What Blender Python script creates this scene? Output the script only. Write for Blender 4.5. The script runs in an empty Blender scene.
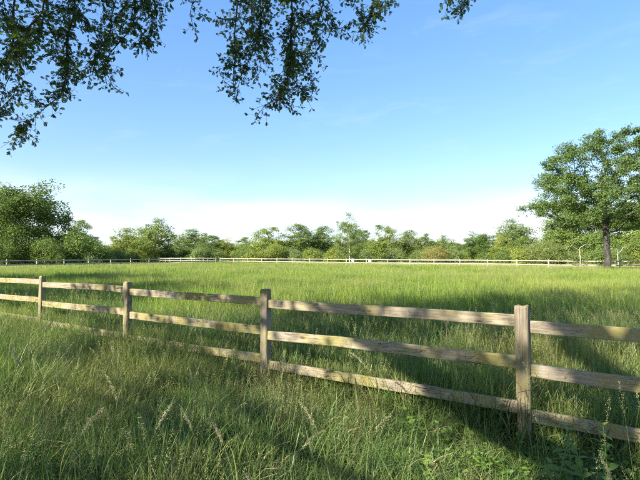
import bpy, math, random
import numpy as np
from mathutils import Vector, Matrix

R = math.radians
scene = bpy.context.scene
COL = scene.collection

# ------------------------------------------------------------------ camera
EYE = 1.61
cam_d = bpy.data.cameras.new('camera')
cam_d.sensor_width = 36.0
cam_d.lens = 26.1
cam_d.clip_start = 0.05
cam_d.clip_end = 6000
cam = bpy.data.objects.new('camera', cam_d)
COL.objects.link(cam)
cam.location = (0, 0, EYE)
cam.rotation_euler = (R(90 + 1.85), 0, 0)
scene.camera = cam

# ------------------------------------------------------------------ sky and sun
SUN_EL = R(31)
SUN_DIR = Vector((-0.76, -0.65, 0)).normalized()          # horizontal direction towards the sun
to_sun = Vector((SUN_DIR.x * math.cos(SUN_EL), SUN_DIR.y * math.cos(SUN_EL), math.sin(SUN_EL)))
world = bpy.data.worlds.new('World')
scene.world = world
world.use_nodes = True
wn, wl = world.node_tree.nodes, world.node_tree.links
wn.clear()
w_out = wn.new('ShaderNodeOutputWorld')
w_bg = wn.new('ShaderNodeBackground')
w_bg.inputs['Strength'].default_value = 0.13
sky = wn.new('ShaderNodeTexSky')
sky.sky_type = 'NISHITA'
sky.sun_disc = False
sky.sun_elevation = SUN_EL
sky.sun_rotation = math.atan2(SUN_DIR.x, SUN_DIR.y)
sky.air_density = 1.0
sky.dust_density = 0.5
sky.ozone_density = 1.6
# thin bright cloud lying low above the horizon, all the way round
tc = wn.new('ShaderNodeTexCoord')
sep = wn.new('ShaderNodeSeparateXYZ')
wl.new(tc.outputs['Generated'], sep.inputs[0])
mp = wn.new('ShaderNodeMapping')
mp.inputs['Scale'].default_value = (1.6, 1.6, 7.5)
mp.inputs['Location'].default_value = (3.1, 0.4, 0.0)
wl.new(tc.outputs['Generated'], mp.inputs[0])
nz = wn.new('ShaderNodeTexNoise')
nz.inputs['Scale'].default_value = 1.7
nz.inputs['Detail'].default_value = 7
nz.inputs['Roughness'].default_value = 0.52
wl.new(mp.outputs[0], nz.inputs['Vector'])
cr = wn.new('ShaderNodeMapRange')
cr.inputs[1].default_value = 0.40; cr.inputs[2].default_value = 0.66
cr.inputs[3].default_value = 0.0; cr.inputs[4].default_value = 1.0
wl.new(nz.outputs['Fac'], cr.inputs[0])
el = wn.new('ShaderNodeMapRange')
el.interpolation_type = 'SMOOTHSTEP'
el.inputs[1].default_value = 0.02; el.inputs[2].default_value = 0.20
el.inputs[3].default_value = 1.0; el.inputs[4].default_value = 0.0
wl.new(sep.outputs['Z'], el.inputs[0])
mu = wn.new('ShaderNodeMath'); mu.operation = 'MULTIPLY'
wl.new(cr.outputs[0], mu.inputs[0]); wl.new(el.outputs[0], mu.inputs[1])
mu2 = wn.new('ShaderNodeMath'); mu2.operation = 'MULTIPLY'; mu2.inputs[1].default_value = 0.9
wl.new(mu.outputs[0], mu2.inputs[0])
mp2 = wn.new('ShaderNodeMapping')                          # faint high wisps
mp2.inputs['Scale'].default_value = (2.2, 3.4, 9.0)
mp2.inputs['Rotation'].default_value = (0.1, 0.15, 0.4)
wl.new(tc.outputs['Generated'], mp2.inputs[0])
nz2 = wn.new('ShaderNodeTexNoise')
nz2.inputs['Scale'].default_value = 2.6; nz2.inputs['Detail'].default_value = 9; nz2.inputs['Roughness'].default_value = 0.62
nz2.inputs['Distortion'].default_value = 0.6
wl.new(mp2.outputs[0], nz2.inputs['Vector'])
cr2 = wn.new('ShaderNodeMapRange')
cr2.inputs[1].default_value = 0.56; cr2.inputs[2].default_value = 0.86
cr2.inputs[3].default_value = 0.0; cr2.inputs[4].default_value = 0.12
wl.new(nz2.outputs['Fac'], cr2.inputs[0])
mu3 = wn.new('ShaderNodeMath'); mu3.operation = 'MAXIMUM'
wl.new(mu2.outputs[0], mu3.inputs[0]); wl.new(cr2.outputs[0], mu3.inputs[1])
mx = wn.new('ShaderNodeMix'); mx.data_type = 'RGBA'
mx.inputs['B'].default_value = (3.5, 3.65, 3.8, 1)
wl.new(mu3.outputs[0], mx.inputs['Factor'])
hs = wn.new('ShaderNodeHueSaturation')
hs.inputs['Saturation'].default_value = 1.30
wl.new(sky.outputs[0], hs.inputs['Color'])
gm = wn.new('ShaderNodeGamma')                            # softer fall-off from horizon to zenith
gm.inputs['Gamma'].default_value = 0.66
wl.new(hs.outputs[0], gm.inputs['Color'])
bl = wn.new('ShaderNodeMix'); bl.data_type = 'RGBA'; bl.blend_type = 'MULTIPLY'
bl.inputs['Factor'].default_value = 1.0
bl.inputs['B'].default_value = (0.98, 1.05, 1.28, 1)
wl.new(gm.outputs[0], bl.inputs['A'])
wl.new(bl.outputs['Result'], mx.inputs['A'])
wl.new(mx.outputs['Result'], w_bg.inputs['Color'])
wl.new(w_bg.outputs[0], w_out.inputs['Surface'])

sun_d = bpy.data.lights.new('sun', 'SUN')
sun_d.energy = 5.0
sun_d.angle = R(0.53)
sun_d.color = (1.0, 0.93, 0.80)
sun = bpy.data.objects.new('sun', sun_d)
COL.objects.link(sun)
sun.location = (-20, -25, 30)
sun.rotation_euler = to_sun.to_track_quat('Z', 'Y').to_euler()

vs = scene.view_settings
vs.view_transform = 'Standard'
vs.look = 'None'
vs.exposure = 1.5
vs.gamma = 1.0
vs.use_curve_mapping = False
scene.cycles.use_denoising = False
scene.cycles.filter_width = 1.15
scene.cycles.max_bounces = 8
scene.cycles.transparent_max_bounces = 4

# ------------------------------------------------------------------ helpers
def np_mesh(name, verts, faces, attrs=None, mats=(), mat_idx=None, smooth=False):
    """faces: list of int arrays, each (n, k)"""
    me = bpy.data.meshes.new(name)
    verts = np.asarray(verts, np.float32).reshape(-1, 3)
    fl = [np.asarray(f, np.int32) for f in faces if len(f)]
    loops = np.concatenate([f.ravel() for f in fl])
    tot = np.concatenate([np.full(len(f), f.shape[1], np.int32) for f in fl])
    start = np.concatenate([[0], np.cumsum(tot)[:-1]]).astype(np.int32)
    me.vertices.add(len(verts)); me.vertices.foreach_set('co', verts.ravel())
    me.loops.add(len(loops)); me.loops.foreach_set('vertex_index', loops)
    me.polygons.add(len(tot))
    me.polygons.foreach_set('loop_start', start)
    me.polygons.foreach_set('loop_total', tot)
    if mat_idx is not None:
        me.polygons.foreach_set('material_index', np.asarray(mat_idx, np.int32))
    me.polygons.foreach_set('use_smooth', np.full(len(tot), smooth, bool))
    for m in mats: me.materials.append(m)
    if attrs:
        for k, v in attrs.items():
            a = me.attributes.new(k, 'FLOAT', 'POINT')
            a.data.foreach_set('value', np.asarray(v, np.float32).ravel())
    me.update(calc_edges=True)
    me.validate()
    return me

def link(name, me, parent=None, loc=None, rot=None, scale=None):
    o = bpy.data.objects.new(name, me)
    COL.objects.link(o)
    if parent is not None: o.parent = parent
    if loc is not None: o.location = loc
    if rot is not None: o.rotation_euler = rot
    if scale is not None: o.scale = scale
    return o

def tag(o, label=None, cat=None, group=None, kind=None):
    if label: o['label'] = label
    if cat: o['category'] = cat
    if group: o['group'] = group
    if kind: o['kind'] = kind
    return o

class NT:
    """tiny node-material helper"""
    def __init__(s, name):
        s.m = bpy.data.materials.new(name); s.m.use_nodes = True
        s.n, s.l = s.m.node_tree.nodes, s.m.node_tree.links
        s.n.clear()
        s.out = s.n.new('ShaderNodeOutputMaterial')
    def add(s, t, **k):
        nd = s.n.new(t)
        for a, b in k.items(): setattr(nd, a, b)
        return nd
    def set(s, sock, v):
        if isinstance(v, bpy.types.NodeSocket): s.l.new(v, sock)
        else: sock.default_value = v
    def math(s, op, a, b=0.0, clamp=False):
        nd = s.add('ShaderNodeMath', operation=op, use_clamp=clamp)
        s.set(nd.inputs[0], a); s.set(nd.inputs[1], b)
        return nd.outputs[0]
    def mix(s, f, a, b, blend='MIX'):
        nd = s.add('ShaderNodeMix', data_type='RGBA', blend_type=blend)
        s.set(nd.inputs['Factor'], f)
        for key, v in (('A', a), ('B', b)):
            if isinstance(v, tuple) and len(v) == 3: v = (*v, 1)
            s.set(nd.inputs[key], v)
        return nd.outputs['Result']
    def noise(s, vec, scale, detail=3, rough=0.55, out='Fac'):
        nd = s.add('ShaderNodeTexNoise')
        if vec is not None: s.l.new(vec, nd.inputs['Vector'])
        nd.inputs['Scale'].default_value = scale
        nd.inputs['Detail'].default_value = detail
        nd.inputs['Roughness'].default_value = rough
        return nd.outputs[out]
    def rng(s, v, a, b, c=0.0, d=1.0, smooth=True):
        nd = s.add('ShaderNodeMapRange')
        if smooth: nd.interpolation_type = 'SMOOTHSTEP'
        s.set(nd.inputs[0], v)
        for i, x in enumerate((a, b, c, d)): nd.inputs[i + 1].default_value = x
        return nd.outputs[0]
    def mapping(s, vec, scale=(1, 1, 1), loc=(0, 0, 0)):
        nd = s.add('ShaderNodeMapping')
        s.l.new(vec, nd.inputs[0])
        s.set(nd.inputs['Scale'], scale); s.set(nd.inputs['Location'], loc)
        return nd.outputs[0]
    def attr(s, name):
        nd = s.add('ShaderNodeAttribute', attribute_name=name)
        return nd.outputs['Fac']

def leafy_mat(name, dark, light, tint=True, trans=0.38, gloss=0.45, warm=None, posnoise=None, patch=None):
    """leaf or blade: reflecting and letting light through. 'rnd' on the mesh varies each leaf"""
    t = NT(name)
    info = t.add('ShaderNodeObjectInfo')
    f = t.math('ADD', t.math('MULTIPLY', t.attr('rnd'), 0.75), t.math('MULTIPLY', info.outputs['Random'], 0.25))
    col = t.mix(f, dark, light)
    if posnoise:
        geo = t.add('ShaderNodeNewGeometry')
        nf = t.rng(t.noise(geo.outputs['Position'], posnoise[0], 3), posnoise[1], posnoise[2], 0, posnoise[3])
        col = t.mix(nf, col, warm)
    if patch:
        pf = t.rng(t.noise(geo.outputs['Position'], patch[0], 4), patch[1], patch[2], 0, patch[3])
        col = t.mix(pf, col, patch[4])
    if tint:
        col = t.mix(1.0, col, info.outputs['Color'], 'MULTIPLY')
    b = t.add('ShaderNodeBsdfPrincipled')
    t.set(b.inputs['Base Color'], col)
    b.inputs['Roughness'].default_value = gloss
    b.inputs['Specular IOR Level'].default_value = 0.35
    tr = t.add('ShaderNodeBsdfTranslucent')
    t.set(tr.inputs['Color'], t.mix(1.0, col, (1.25, 1.35, 0.55), 'MULTIPLY'))
    ms = t.add('ShaderNodeMixShader')
    ms.inputs[0].default_value = trans
    t.l.new(b.outputs[0], ms.inputs[1]); t.l.new(tr.outputs[0], ms.inputs[2])
    t.l.new(ms.outputs[0], t.out.inputs['Surface'])
    return t.m

def bark_mat(name, a, b, scale=6.0):
    t = NT(name)
    tcn = t.add('ShaderNodeTexCoord')
    v = t.mapping(tcn.outputs['Object'], (scale, scale, scale * 0.22))
    n1 = t.noise(v, 2.2, 6, 0.65)
    info = t.add('ShaderNodeObjectInfo')
    col = t.mix(t.rng(n1, 0.32, 0.68), a, b)
    bs = t.add('ShaderNodeBsdfPrincipled')
    t.set(bs.inputs['Base Color'], col)
    bs.inputs['Roughness'].default_value = 0.9
    bp = t.add('ShaderNodeBump')
    bp.inputs['Strength'].default_value = 0.7; bp.inputs['Distance'].default_value = 0.03
    t.l.new(n1, bp.inputs['Height']); t.l.new(bp.outputs[0], bs.inputs['Normal'])
    t.l.new(bs.outputs[0], t.out.inputs['Surface'])
    return t.m

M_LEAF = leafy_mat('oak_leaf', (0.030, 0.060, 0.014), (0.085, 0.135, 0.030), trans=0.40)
M_TREE = leafy_mat('tree_leaf', (0.092, 0.145, 0.034), (0.270, 0.325, 0.092), trans=0.36, gloss=0.5)
M_BARK = bark_mat('bark', (0.020, 0.018, 0.014), (0.085, 0.074, 0.060))
M_PALEBARK = bark_mat('pale_bark', (0.22, 0.19, 0.13), (0.46, 0.41, 0.31), 9)
M_BIRCH = bark_mat('birch_bark', (0.52, 0.50, 0.45), (0.80, 0.79, 0.75), 3)

# ------------------------------------------------------------------ the ground
def ground():
    # one sheet out to the horizon, finer near the camera
    a = np.concatenate([-np.geomspace(2500, 6, 26), np.linspace(-5, 5, 11), np.geomspace(6, 2500, 26)])
    gx, gy = np.meshgrid(a, a + 8, indexing='ij')
    rr = np.hypot(gx, gy)
    z = 0.025 * np.sin(gx * 0.9 + 1) * np.cos(gy * 0.7) * np.exp(-(rr / 60) ** 2)
    v = np.stack([gx, gy, z], -1).reshape(-1, 3)
    n = len(a)
    i, j = np.meshgrid(np.arange(n - 1), np.arange(n - 1), indexing='ij')
    k = (i * n + j).ravel()
    f = np.stack([k, k + n, k + n + 1, k + 1], 1)
    t = NT('earth_and_thatch')
    geo = t.add('ShaderNodeNewGeometry')
    p = geo.outputs['Position']
    c = t.mix(t.rng(t.noise(p, 0.35, 6), .35, .65), (0.040, 0.052, 0.016), (0.085, 0.088, 0.034))
    c = t.mix(t.rng(t.noise(p, 9, 5), .45, .75), c, (0.075, 0.060, 0.035))
    sp = t.add('ShaderNodeSeparateXYZ'); t.l.new(p, sp.inputs[0])
    b = t.add('ShaderNodeBsdfPrincipled')
    t.set(b.inputs['Base Color'], c); b.inputs['Roughness'].default_value = 1.0
    b.inputs['Specular IOR Level'].default_value = 0.1
    bp = t.add('ShaderNodeBump'); bp.inputs['Strength'].default_value = 0.8; bp.inputs['Distance'].default_value = 0.05
    t.l.new(t.noise(p, 14, 5), bp.inputs['Height']); t.l.new(bp.outputs[0], b.inputs['Normal'])
    t.l.new(b.outputs[0], t.out.inputs['Surface'])
    o = link('ground', np_mesh('ground', v, [f], mats=[t.m], smooth=True))
    tag(o, 'flat field earth under the long grass', 'ground', kind='structure')
ground()

# ------------------------------------------------------------------ weathered timber
def wood_mat(name, axis, base_a, base_b, algae_amt, bleach=0.5):
    t = NT(name)
    tcn = t.add('ShaderNodeTexCoord')
    info = t.add('ShaderNodeObjectInfo')
    off = t.math('MULTIPLY', info.outputs['Random'], 37.0)
    cx = t.add('ShaderNodeCombineXYZ')
    for i in range(3): t.set(cx.inputs[i], off)
    add = t.add('ShaderNodeVectorMath', operation='ADD')
    t.l.new(tcn.outputs['Object'], add.inputs[0]); t.l.new(cx.outputs[0], add.inputs[1])
    v = add.outputs[0]
    st = {'X': (0.9, 16, 16), 'Z': (16, 16, 0.9)}[axis]
    grain = t.noise(t.mapping(v, st), 4.0, 6, 0.62)
    fine = t.noise(t.mapping(v, tuple(s * 4.5 if s > 1 else s * 1.5 for s in st)), 4.0, 4, 0.6)
    col = t.mix(t.rng(grain, .30, .70), base_a, base_b)
    col = t.mix(t.math('MULTIPLY', t.rng(fine, .52, .72), 0.55), col, (0.10, 0.075, 0.05))
    # silvery bleaching in broad runs
    bl = t.rng(t.noise(t.mapping(v, (1.3, 1.3, 1.3)), 1.3, 3), .42, .68, 0, bleach)
    col = t.mix(bl, col, (0.43, 0.385, 0.30))
    # yellow-green algae, patchy, with mottling
    al = t.rng(t.noise(v, 1.7, 5, .65), .40, .60, 0, algae_amt)
    al = t.math('MULTIPLY', al, t.rng(t.noise(v, 22, 4), .25, .6, .45, 1))
    col = t.mix(al, col, (0.235, 0.205, 0.045))
    # dark knots and damp stains
    vo = t.add('ShaderNodeTexVoronoi')
    kn = {'X': (2.6, 6, 6), 'Z': (6, 6, 2.6)}[axis]
    t.l.new(t.mapping(v, kn), vo.inputs['Vector']); vo.inputs['Scale'].default_value = 1.0
    knot = t.rng(vo.outputs['Distance'], .06, .15, .8, 0)
    col = t.mix(knot, col, (0.075, 0.045, 0.025))
    stn = t.rng(t.noise(t.mapping(v, (2.4, 2.4, 2.4)), 2.2, 5, .65), .56, .74, 0, .55)
    col = t.mix(stn, col, (0.085, 0.075, 0.050))
    cst = {'X': (.55, 11, 11), 'Z': (11, 11, .55)}[axis]
    cn = t.noise(t.mapping(v, cst, (3.3, 1.7, 5.1)), 3.0, 3, .55)
    crack = t.rng(t.math('ABSOLUTE', t.math('SUBTRACT', cn, .5)), .004, .016, .85, 0)
    crack = t.math('MULTIPLY', crack, t.rng(t.noise(v, 2.6, 2), .5, .6))
    col = t.mix(crack, col, (0.035, 0.027, 0.018))
    lich = t.rng(t.noise(v, 46, 3), .66, .72, 0, .5)
    col = t.mix(lich, col, (0.40, 0.42, 0.33))
    b = t.add('ShaderNodeBsdfPrincipled')
    t.set(b.inputs['Base Color'], col); b.inputs['Roughness'].default_value = 0.85
    b.inputs['Specular IOR Level'].default_value = 0.2
    bp = t.add('ShaderNodeBump'); bp.inputs['Strength'].default_value = 0.9; bp.inputs['Distance'].default_value = 0.006
    t.l.new(t.math('SUBTRACT', t.math('ADD', grain, t.math('MULTIPLY', fine, .6)), crack), bp.inputs['Height'])
    t.l.new(bp.outputs[0], b.inputs['Normal'])
    t.l.new(b.outputs[0], t.out.inputs['Surface'])
    return t.m

M_RAIL = wood_mat('weathered_rail', 'X', (0.205, 0.168, 0.115), (0.34, 0.29, 0.21), 0.80, 0.55)
M_POST = wood_mat('weathered_post', 'Z', (0.140, 0.115, 0.082), (0.245, 0.208, 0.152), 0.5, 0.35)
M_FARPOST = wood_mat('pale_fence_timber', 'X', (0.30, 0.27, 0.20), (0.42, 0.385, 0.30), 0.2, 0.4)

def rail_mesh(length, h, th, seed, nseg=14):
    """sawn board: local X along, Z up; slightly bowed, worn uneven arrises"""
    rg = np.random.default_rng(seed)
    x = np.linspace(-length / 2, length / 2, nseg + 1)
    bow = rg.normal(0, .005) * (1 - (2 * x / length) ** 2) + 0.0025 * np.sin(x * rg.uniform(2, 4) + rg.uniform(0, 6))
    bowy = rg.normal(0, .004) * (1 - (2 * x / length) ** 2)
    c = 0.006
    prof = np.array([(-th/2+c, -h/2), (th/2-c, -h/2), (th/2, -h/2+c), (th/2, h/2-c), (th/2-c, h/2), (-th/2+c, h/2), (-th/2, h/2-c), (-th/2, -h/2+c)])
    V = np.zeros((nseg + 1, 8, 3))
    for k in range(nseg + 1):
        jit = rg.normal(0, .0013, (8, 2))
        V[k, :, 0] = x[k]
        V[k, :, 1] = prof[:, 0] + bowy[k] + jit[:, 0]
        V[k, :, 2] = prof[:, 1] + bow[k] + jit[:, 1]
    i, j = np.meshgrid(np.arange(nseg), np.arange(8), indexing='ij')
    j2 = (j + 1) % 8
    f = np.stack([i*8+j, i*8+j2, (i+1)*8+j2, (i+1)*8+j], -1).reshape(-1, 4)[:, ::-1]
    caps = np.array([list(range(8)), [nseg*8 + q for q in range(7, -1, -1)]])
    return V.reshape(-1, 3), [f, caps]

def post_mesh(w, d, z0, z1, seed, lean=0.0):
    """sawn post with weathered rounded top; local X along the fence, Y across"""
    rg = np.random.default_rng(seed)
    lv = [z0, 0.2, 0.5, 0.8, z1 - .10, z1 - .030, z1 - .012, z1 - .004, z1]
    sc = [1, 1, 1, 1, 1, .99, .955, .86, .55]
    c = 0.010
    a, b = w / 2, d / 2
    prof = np.array([(-a+c, -b), (0, -b), (a-c, -b), (a, -b+c), (a, 0), (a, b-c), (a-c, b), (0, b), (-a+c, b), (-a, b-c), (-a, 0), (-a, -b+c)])
    n = len(prof); V = []
    tx, ty = rg.normal(0, .012, 2)
    for z, s in zip(lv, sc):
        jit = rg.normal(0, .0018, (n, 2))
        for q in range(n):
            V.append((prof[q, 0]*s + jit[q, 0] + tx * z, prof[q, 1]*s + jit[q, 1] + ty * z, z + (rg.normal(0, .003) if s < 1 else 0)))
    V = np.array(V)
    m = len(lv) - 1
    i, j = np.meshgrid(np.arange(m), np.arange(n), indexing='ij')
    j2 = (j + 1) % n
    f = np.stack([i*n+j, i*n+j2, (i+1)*n+j2, (i+1)*n+j], -1).reshape(-1, 4)
    cap = np.array([[m*n + q for q in range(n)]])
    return V, [f, cap]

# ------------------------------------------------------------------ fence along the verge
P0 = Vector((1.68, 3.83, 0)); STEP = Vector((-2.31, 1.65, 0))      # one bay
FDIR = STEP.normalized()
def near_fence():
    root = bpy.data.objects.new('post_and_rail_fence', None)
    COL.objects.link(root)
    root.location = P0
    ang = math.atan2(-FDIR.y, -FDIR.x)                               # local X runs towards the right-hand end
    root.rotation_euler = (0, 0, ang)
    tag(root, 'weathered three-rail timber fence with algae-stained rails crossing the long grass', 'fence')
    L = STEP.length
    # (z of rail centre at its left end, at its right end) for the top, middle and bottom rail, bay by bay;
    # bay k lies between post k+1 (left) and post k (right)
    bays = {
        -1: [(1.025, 1.03), (0.675, 0.68), (0.308, 0.31)],
        0: [(1.035, 1.07), (0.675, 0.728), (0.325, 0.352)],
        1: [(1.045, 1.06), (0.695, 0.72), (0.345, 0.392)],
        2: [(1.05, 1.082), (0.70, 0.735), (0.345, 0.36)],
        3: [(1.06, 1.10), (0.72, 0.76), (0.35, 0.38)],
        4: [(1.06, 1.08), (0.70, 0.73), (0.34, 0.36)],
    }
    tops = {-1: 1.20, 0: 1.197, 1: 1.21, 2: 1.205, 3: 1.215, 4: 1.20, 5: 1.2}
    for k in range(-1, 6):
        V, F = post_mesh(.106, .095, -.35, tops[k], 40 + k)
        me = np_mesh('post', V, F, mats=[M_POST])
        p = link('post', me, root, (-k * L, 0, 0))
        p.rotation_euler = (0, 0, R([2, 0, -2, 3, -3, 1, 0][k + 1]))
    for k, rails in bays.items():
        for q, (zl, zr) in enumerate(rails):
            xl, xr = -(k + 1) * L, -k * L
            ln = L - .02
            V, F = rail_mesh(ln, [.100, .104, .100][q], .038, 200 + k * 7 + q)
            me = np_mesh('rail', V, F, mats=[M_RAIL])
            r = link('rail', me, root, ((xl + xr) / 2, random.Random(k*5+q).uniform(-.012, .012), (zl + zr) / 2))
            r.rotation_euler = (0, -math.atan2(zr - zl, L), 0)
near_fence()

def far_fence(name, start, step, n, label, seed, rails=(1.06, .70, .34)):
    root = bpy.data.objects.new(name, None); COL.objects.link(root)
    s = Vector((*start, 0)); d = Vector((*step, 0)); L = d.length
    root.location = s
    root.rotation_euler = (0, 0, math.atan2(d.y, d.x))
    tag(root, label, 'fence')
    rg = random.Random(seed)
    V, F = post_mesh(.10, .09, -.3, 1.2, seed)
    pm = np_mesh('post', V, F, mats=[M_FARPOST])
    rms = []
    for q in range(3):
        V, F = rail_mesh(L - .015, .11, .04, seed + 9 + q, 4)
        rms.append(np_mesh('rail', V, F, mats=[M_FARPOST]))
    for k in range(n + 1):
        link('post', pm, root, (k * L, 0, rg.uniform(-.03, .02)), (0, 0, rg.choice((0, math.pi)) + rg.uniform(-.05, .05)))
        if k == n: break
        for z in rails:
            link('rail', rg.choice(rms), root, ((k + .5) * L, 0, z + rg.uniform(-.015, .015)), (0, rg.uniform(-.008, .008), 0))
    return root

CORNER = (-15.2, 70.7)
LDIR = (1.22, 2.57)
far_fence('post_and_rail_fence', (CORNER[0] - LDIR[0] * 15, CORNER[1] - LDIR[1] * 15), LDIR, 15,
          'shaded timber fence running back along the side of the meadow below the big round tree', 301)
RDIR = (2.295, -1.67)
far_fence('post_and_rail_fence', (CORNER[0] + .1, CORNER[1] - .05), RDIR, 24,
          'sunlit pale timber fence along the far edge of the meadow with white boards on it', 311)
far_fence('post_and_rail_fence', (CORNER[0] - .9 - RDIR[0] * 17, CORNER[1] + .9 - RDIR[1] * 17), RDIR, 17,
          'distant pale timber fence of the neighbouring paddock in front of the small trees', 321)

# white boards fixed to the far fence
M_WHITE = NT('white_board')
_b = M_WHITE.add('ShaderNodeBsdfPrincipled')
_tc = M_WHITE.add('ShaderNodeTexCoord')
M_WHITE.set(_b.inputs['Base Color'], M_WHITE.mix(M_WHITE.noise(_tc.outputs['Object'], 6, 4), (0.70, 0.70, 0.68), (0.84, 0.84, 0.82)))
_b.inputs['Roughness'].default_value = 0.5
M_WHITE.l.new(_b.outputs[0], M_WHITE.out.inputs['Surface'])
def board(u, w, h, z, label):
    L = math.hypot(*RDIR)
    n = Vector((RDIR[1], -RDIR[0])).normalized()                      # towards the meadow
    base = Vector((CORNER[0] + RDIR[0] * u, CORNER[1] + RDIR[1] * u)) + n * .062
    V, F = rail_mesh(w, h, .025, 77, 2)
    o = link('notice_board', np_mesh('notice_board', V, F, mats=[M_WHITE.m]), None, (base.x, base.y, z), (0, 0, math.atan2(RDIR[1], RDIR[0])))
    tag(o, label, 'board', 'white boards on the far fence')
board(8.38, .34, .34, .98, 'small white board on the far fence at the foot of the white-stemmed birch')
board(9.22, .42, .34, .96, 'wider blank white board on the far fence beside the smaller one')

# ------------------------------------------------------------------ trees
def colonize(att, start, first_dir, D, di, dk, iters=160, trop=(0, 0, 0.05), seed=0, pre=(), grown=None):
    """space colonisation: returns node positions and parents"""
    rg = np.random.default_rng(seed)
    nodes = [np.array(start if start is not None else (0, 0, 0), float)]; par = [-1]
    if grown is not None: nodes, par = [n for n in grown[0]], list(grown[1])
    for q in pre:                                        # given trunk
        while np.linalg.norm(np.array(q) - nodes[-1]) > D * 1.2:
            v = np.array(q) - nodes[-1]; v /= np.linalg.norm(v)
            nodes.append(nodes[-1] + v * D + rg.normal(0, D * .05, 3)); par.append(len(nodes) - 2)
    att = np.array(att)
    nd = np.full(len(att), 1e9); ni = np.zeros(len(att), int)
    def upd(idx):
        P = np.array([nodes[i] for i in idx])
        d = np.linalg.norm(att[:, None] - P[None], axis=2)
        k = d.argmin(1); m = d[np.arange(len(att)), k]
        w = m < nd
        nd[w] = m[w]; ni[w] = np.array(idx)[k[w]]
    upd(list(range(len(nodes))))
    seen = {}
    for it in range(iters):
        act = nd < di
        if not act.any(): 
            di *= 1.25
            if di > 60: break
            continue
        src = np.unique(ni[act]); new = []
        for s in src:
            w = act & (ni == s)
            v = att[w] - nodes[s]
            v = (v / np.linalg.norm(v, axis=1, keepdims=True)).mean(0) + np.array(trop) + rg.normal(0, .10, 3)
            v /= np.linalg.norm(v) + 1e-9
            key = (s, tuple(np.round(v, 1)))
            if seen.get(s, 0) > 3: 
                # stuck node: drop its attractors
                nd[w] = 1e9; att[w] = 1e6; continue
            seen[s] = seen.get(s, 0) + 1
            nodes.append(nodes[s] + v * D); par.append(s); new.append(len(nodes) - 1)
        if new: upd(new)
        kill = nd < dk
        att = att[~kill]; nd = nd[~kill]; ni = ni[~kill]
        if not len(att): break
    return np.array(nodes), np.array(par)

def limb_mesh(nodes, par, tip=.006, power=2.3, base_r=None, sides=5, flare=0.0, cap=None):
    n = len(nodes)
    acc = np.zeros(n); r = np.full(n, tip); kids = [[] for _ in range(n)]
    for i in range(n - 1, 0, -1):
        if acc[i] > 0: r[i] = acc[i] ** (1 / power)
        acc[par[i]] += r[i] ** power; kids[par[i]].append(i)
    r[0] = acc[0] ** (1 / power)
    if base_r:                                            # scale the thick end to the trunk radius wanted
        k = math.log(base_r / tip) / math.log(r[0] / tip)
        r = tip * (r / tip) ** k
    if cap is not None: r = np.minimum(r, cap)
    if flare:
        h = nodes[:, 2] - nodes[0, 2]
        hh = np.hypot(nodes[:, 0] - nodes[0, 0], nodes[:, 1] - nodes[0, 1])
        r = r * (1 + flare * np.exp(-h / .45) * (hh < 1))
    d = np.zeros((n, 3))
    d[0] = (0, 0, 1)
    pp = par.copy(); pp[0] = 0
    d[1:] = nodes[1:] - nodes[pp[1:]]
    d /= np.linalg.norm(d, axis=1, keepdims=True) + 1e-9
    main = np.zeros(n, int) - 1
    for i in range(n):
        if kids[i]: main[i] = max(kids[i], key=lambda c: r[c])
    def frame(v):
        a = np.where(np.abs(v[:, 2:3]) < .9, np.array([[0, 0, 1.]]), np.array([[1., 0, 0]]))
        x = np.cross(v, a); x /= np.linalg.norm(x, axis=1, keepdims=True)
        return x, np.cross(v, x)
    ang = np.arange(sides) / sides * 2 * math.pi
    ca, sa = np.cos(ang)[None, :, None], np.sin(ang)[None, :, None]
    ch = np.arange(1, n); pa = par[1:]
    dc = d[ch]
    x, y = frame(dc)
    ismain = (main[pa] == ch)
    r0 = np.where(ismain, r[pa], np.minimum(r[pa] * .8, r[ch] * 1.15))
    A = nodes[pa][:, None] + (x[:, None] * ca + y[:, None] * sa) * r0[:, None, None] - dc[:, None] * (r0 * .35)[:, None, None]
    B = nodes[ch][:, None] + (x[:, None] * ca + y[:, None] * sa) * r[ch][:, None, None] + dc[:, None] * (r[ch] * .25)[:, None, None]
    V = np.concatenate([A, B], 1)
    m = len(ch)
    base = (np.arange(m) * 2 * sides)[:, None]
    j = np.arange(sides)[None]; j2 = (j + 1) % sides
    F = np.stack([base + j, base + j2, base + sides + j2, base + sides + j], -1).reshape(-1, 4)
    return V.reshape(-1, 3), [F], r, kids

def rand_rot(rg, n, updir=None, spread=1.0, facing=None):
    """frames (u along leaf, v across, w normal)"""
    u = rg.normal(0, 1, (n, 3)); u[:, 2] = u[:, 2] * .7 - .15
    if updir is not None: u = u * spread + updir
    u /= np.linalg.norm(u, axis=1, keepdims=True)
    w = rg.normal(0, .75, (n, 3)) + np.array([0, 0, .8]) if facing is None else rg.normal(0, .42, (n, 3)) + np.array([0, 0, .35]) + facing
    v = np.cross(w, u); v /= np.linalg.norm(v, axis=1, keepdims=True) + 1e-9
    w = np.cross(u, v)
    return u, v, w

DIAMOND = (np.array([(0, 0, 0), (.45, .30, .05), (1, 0, -.06), (.5, -.30, .05)]), [np.array([[0, 1, 2, 3]])])
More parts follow.
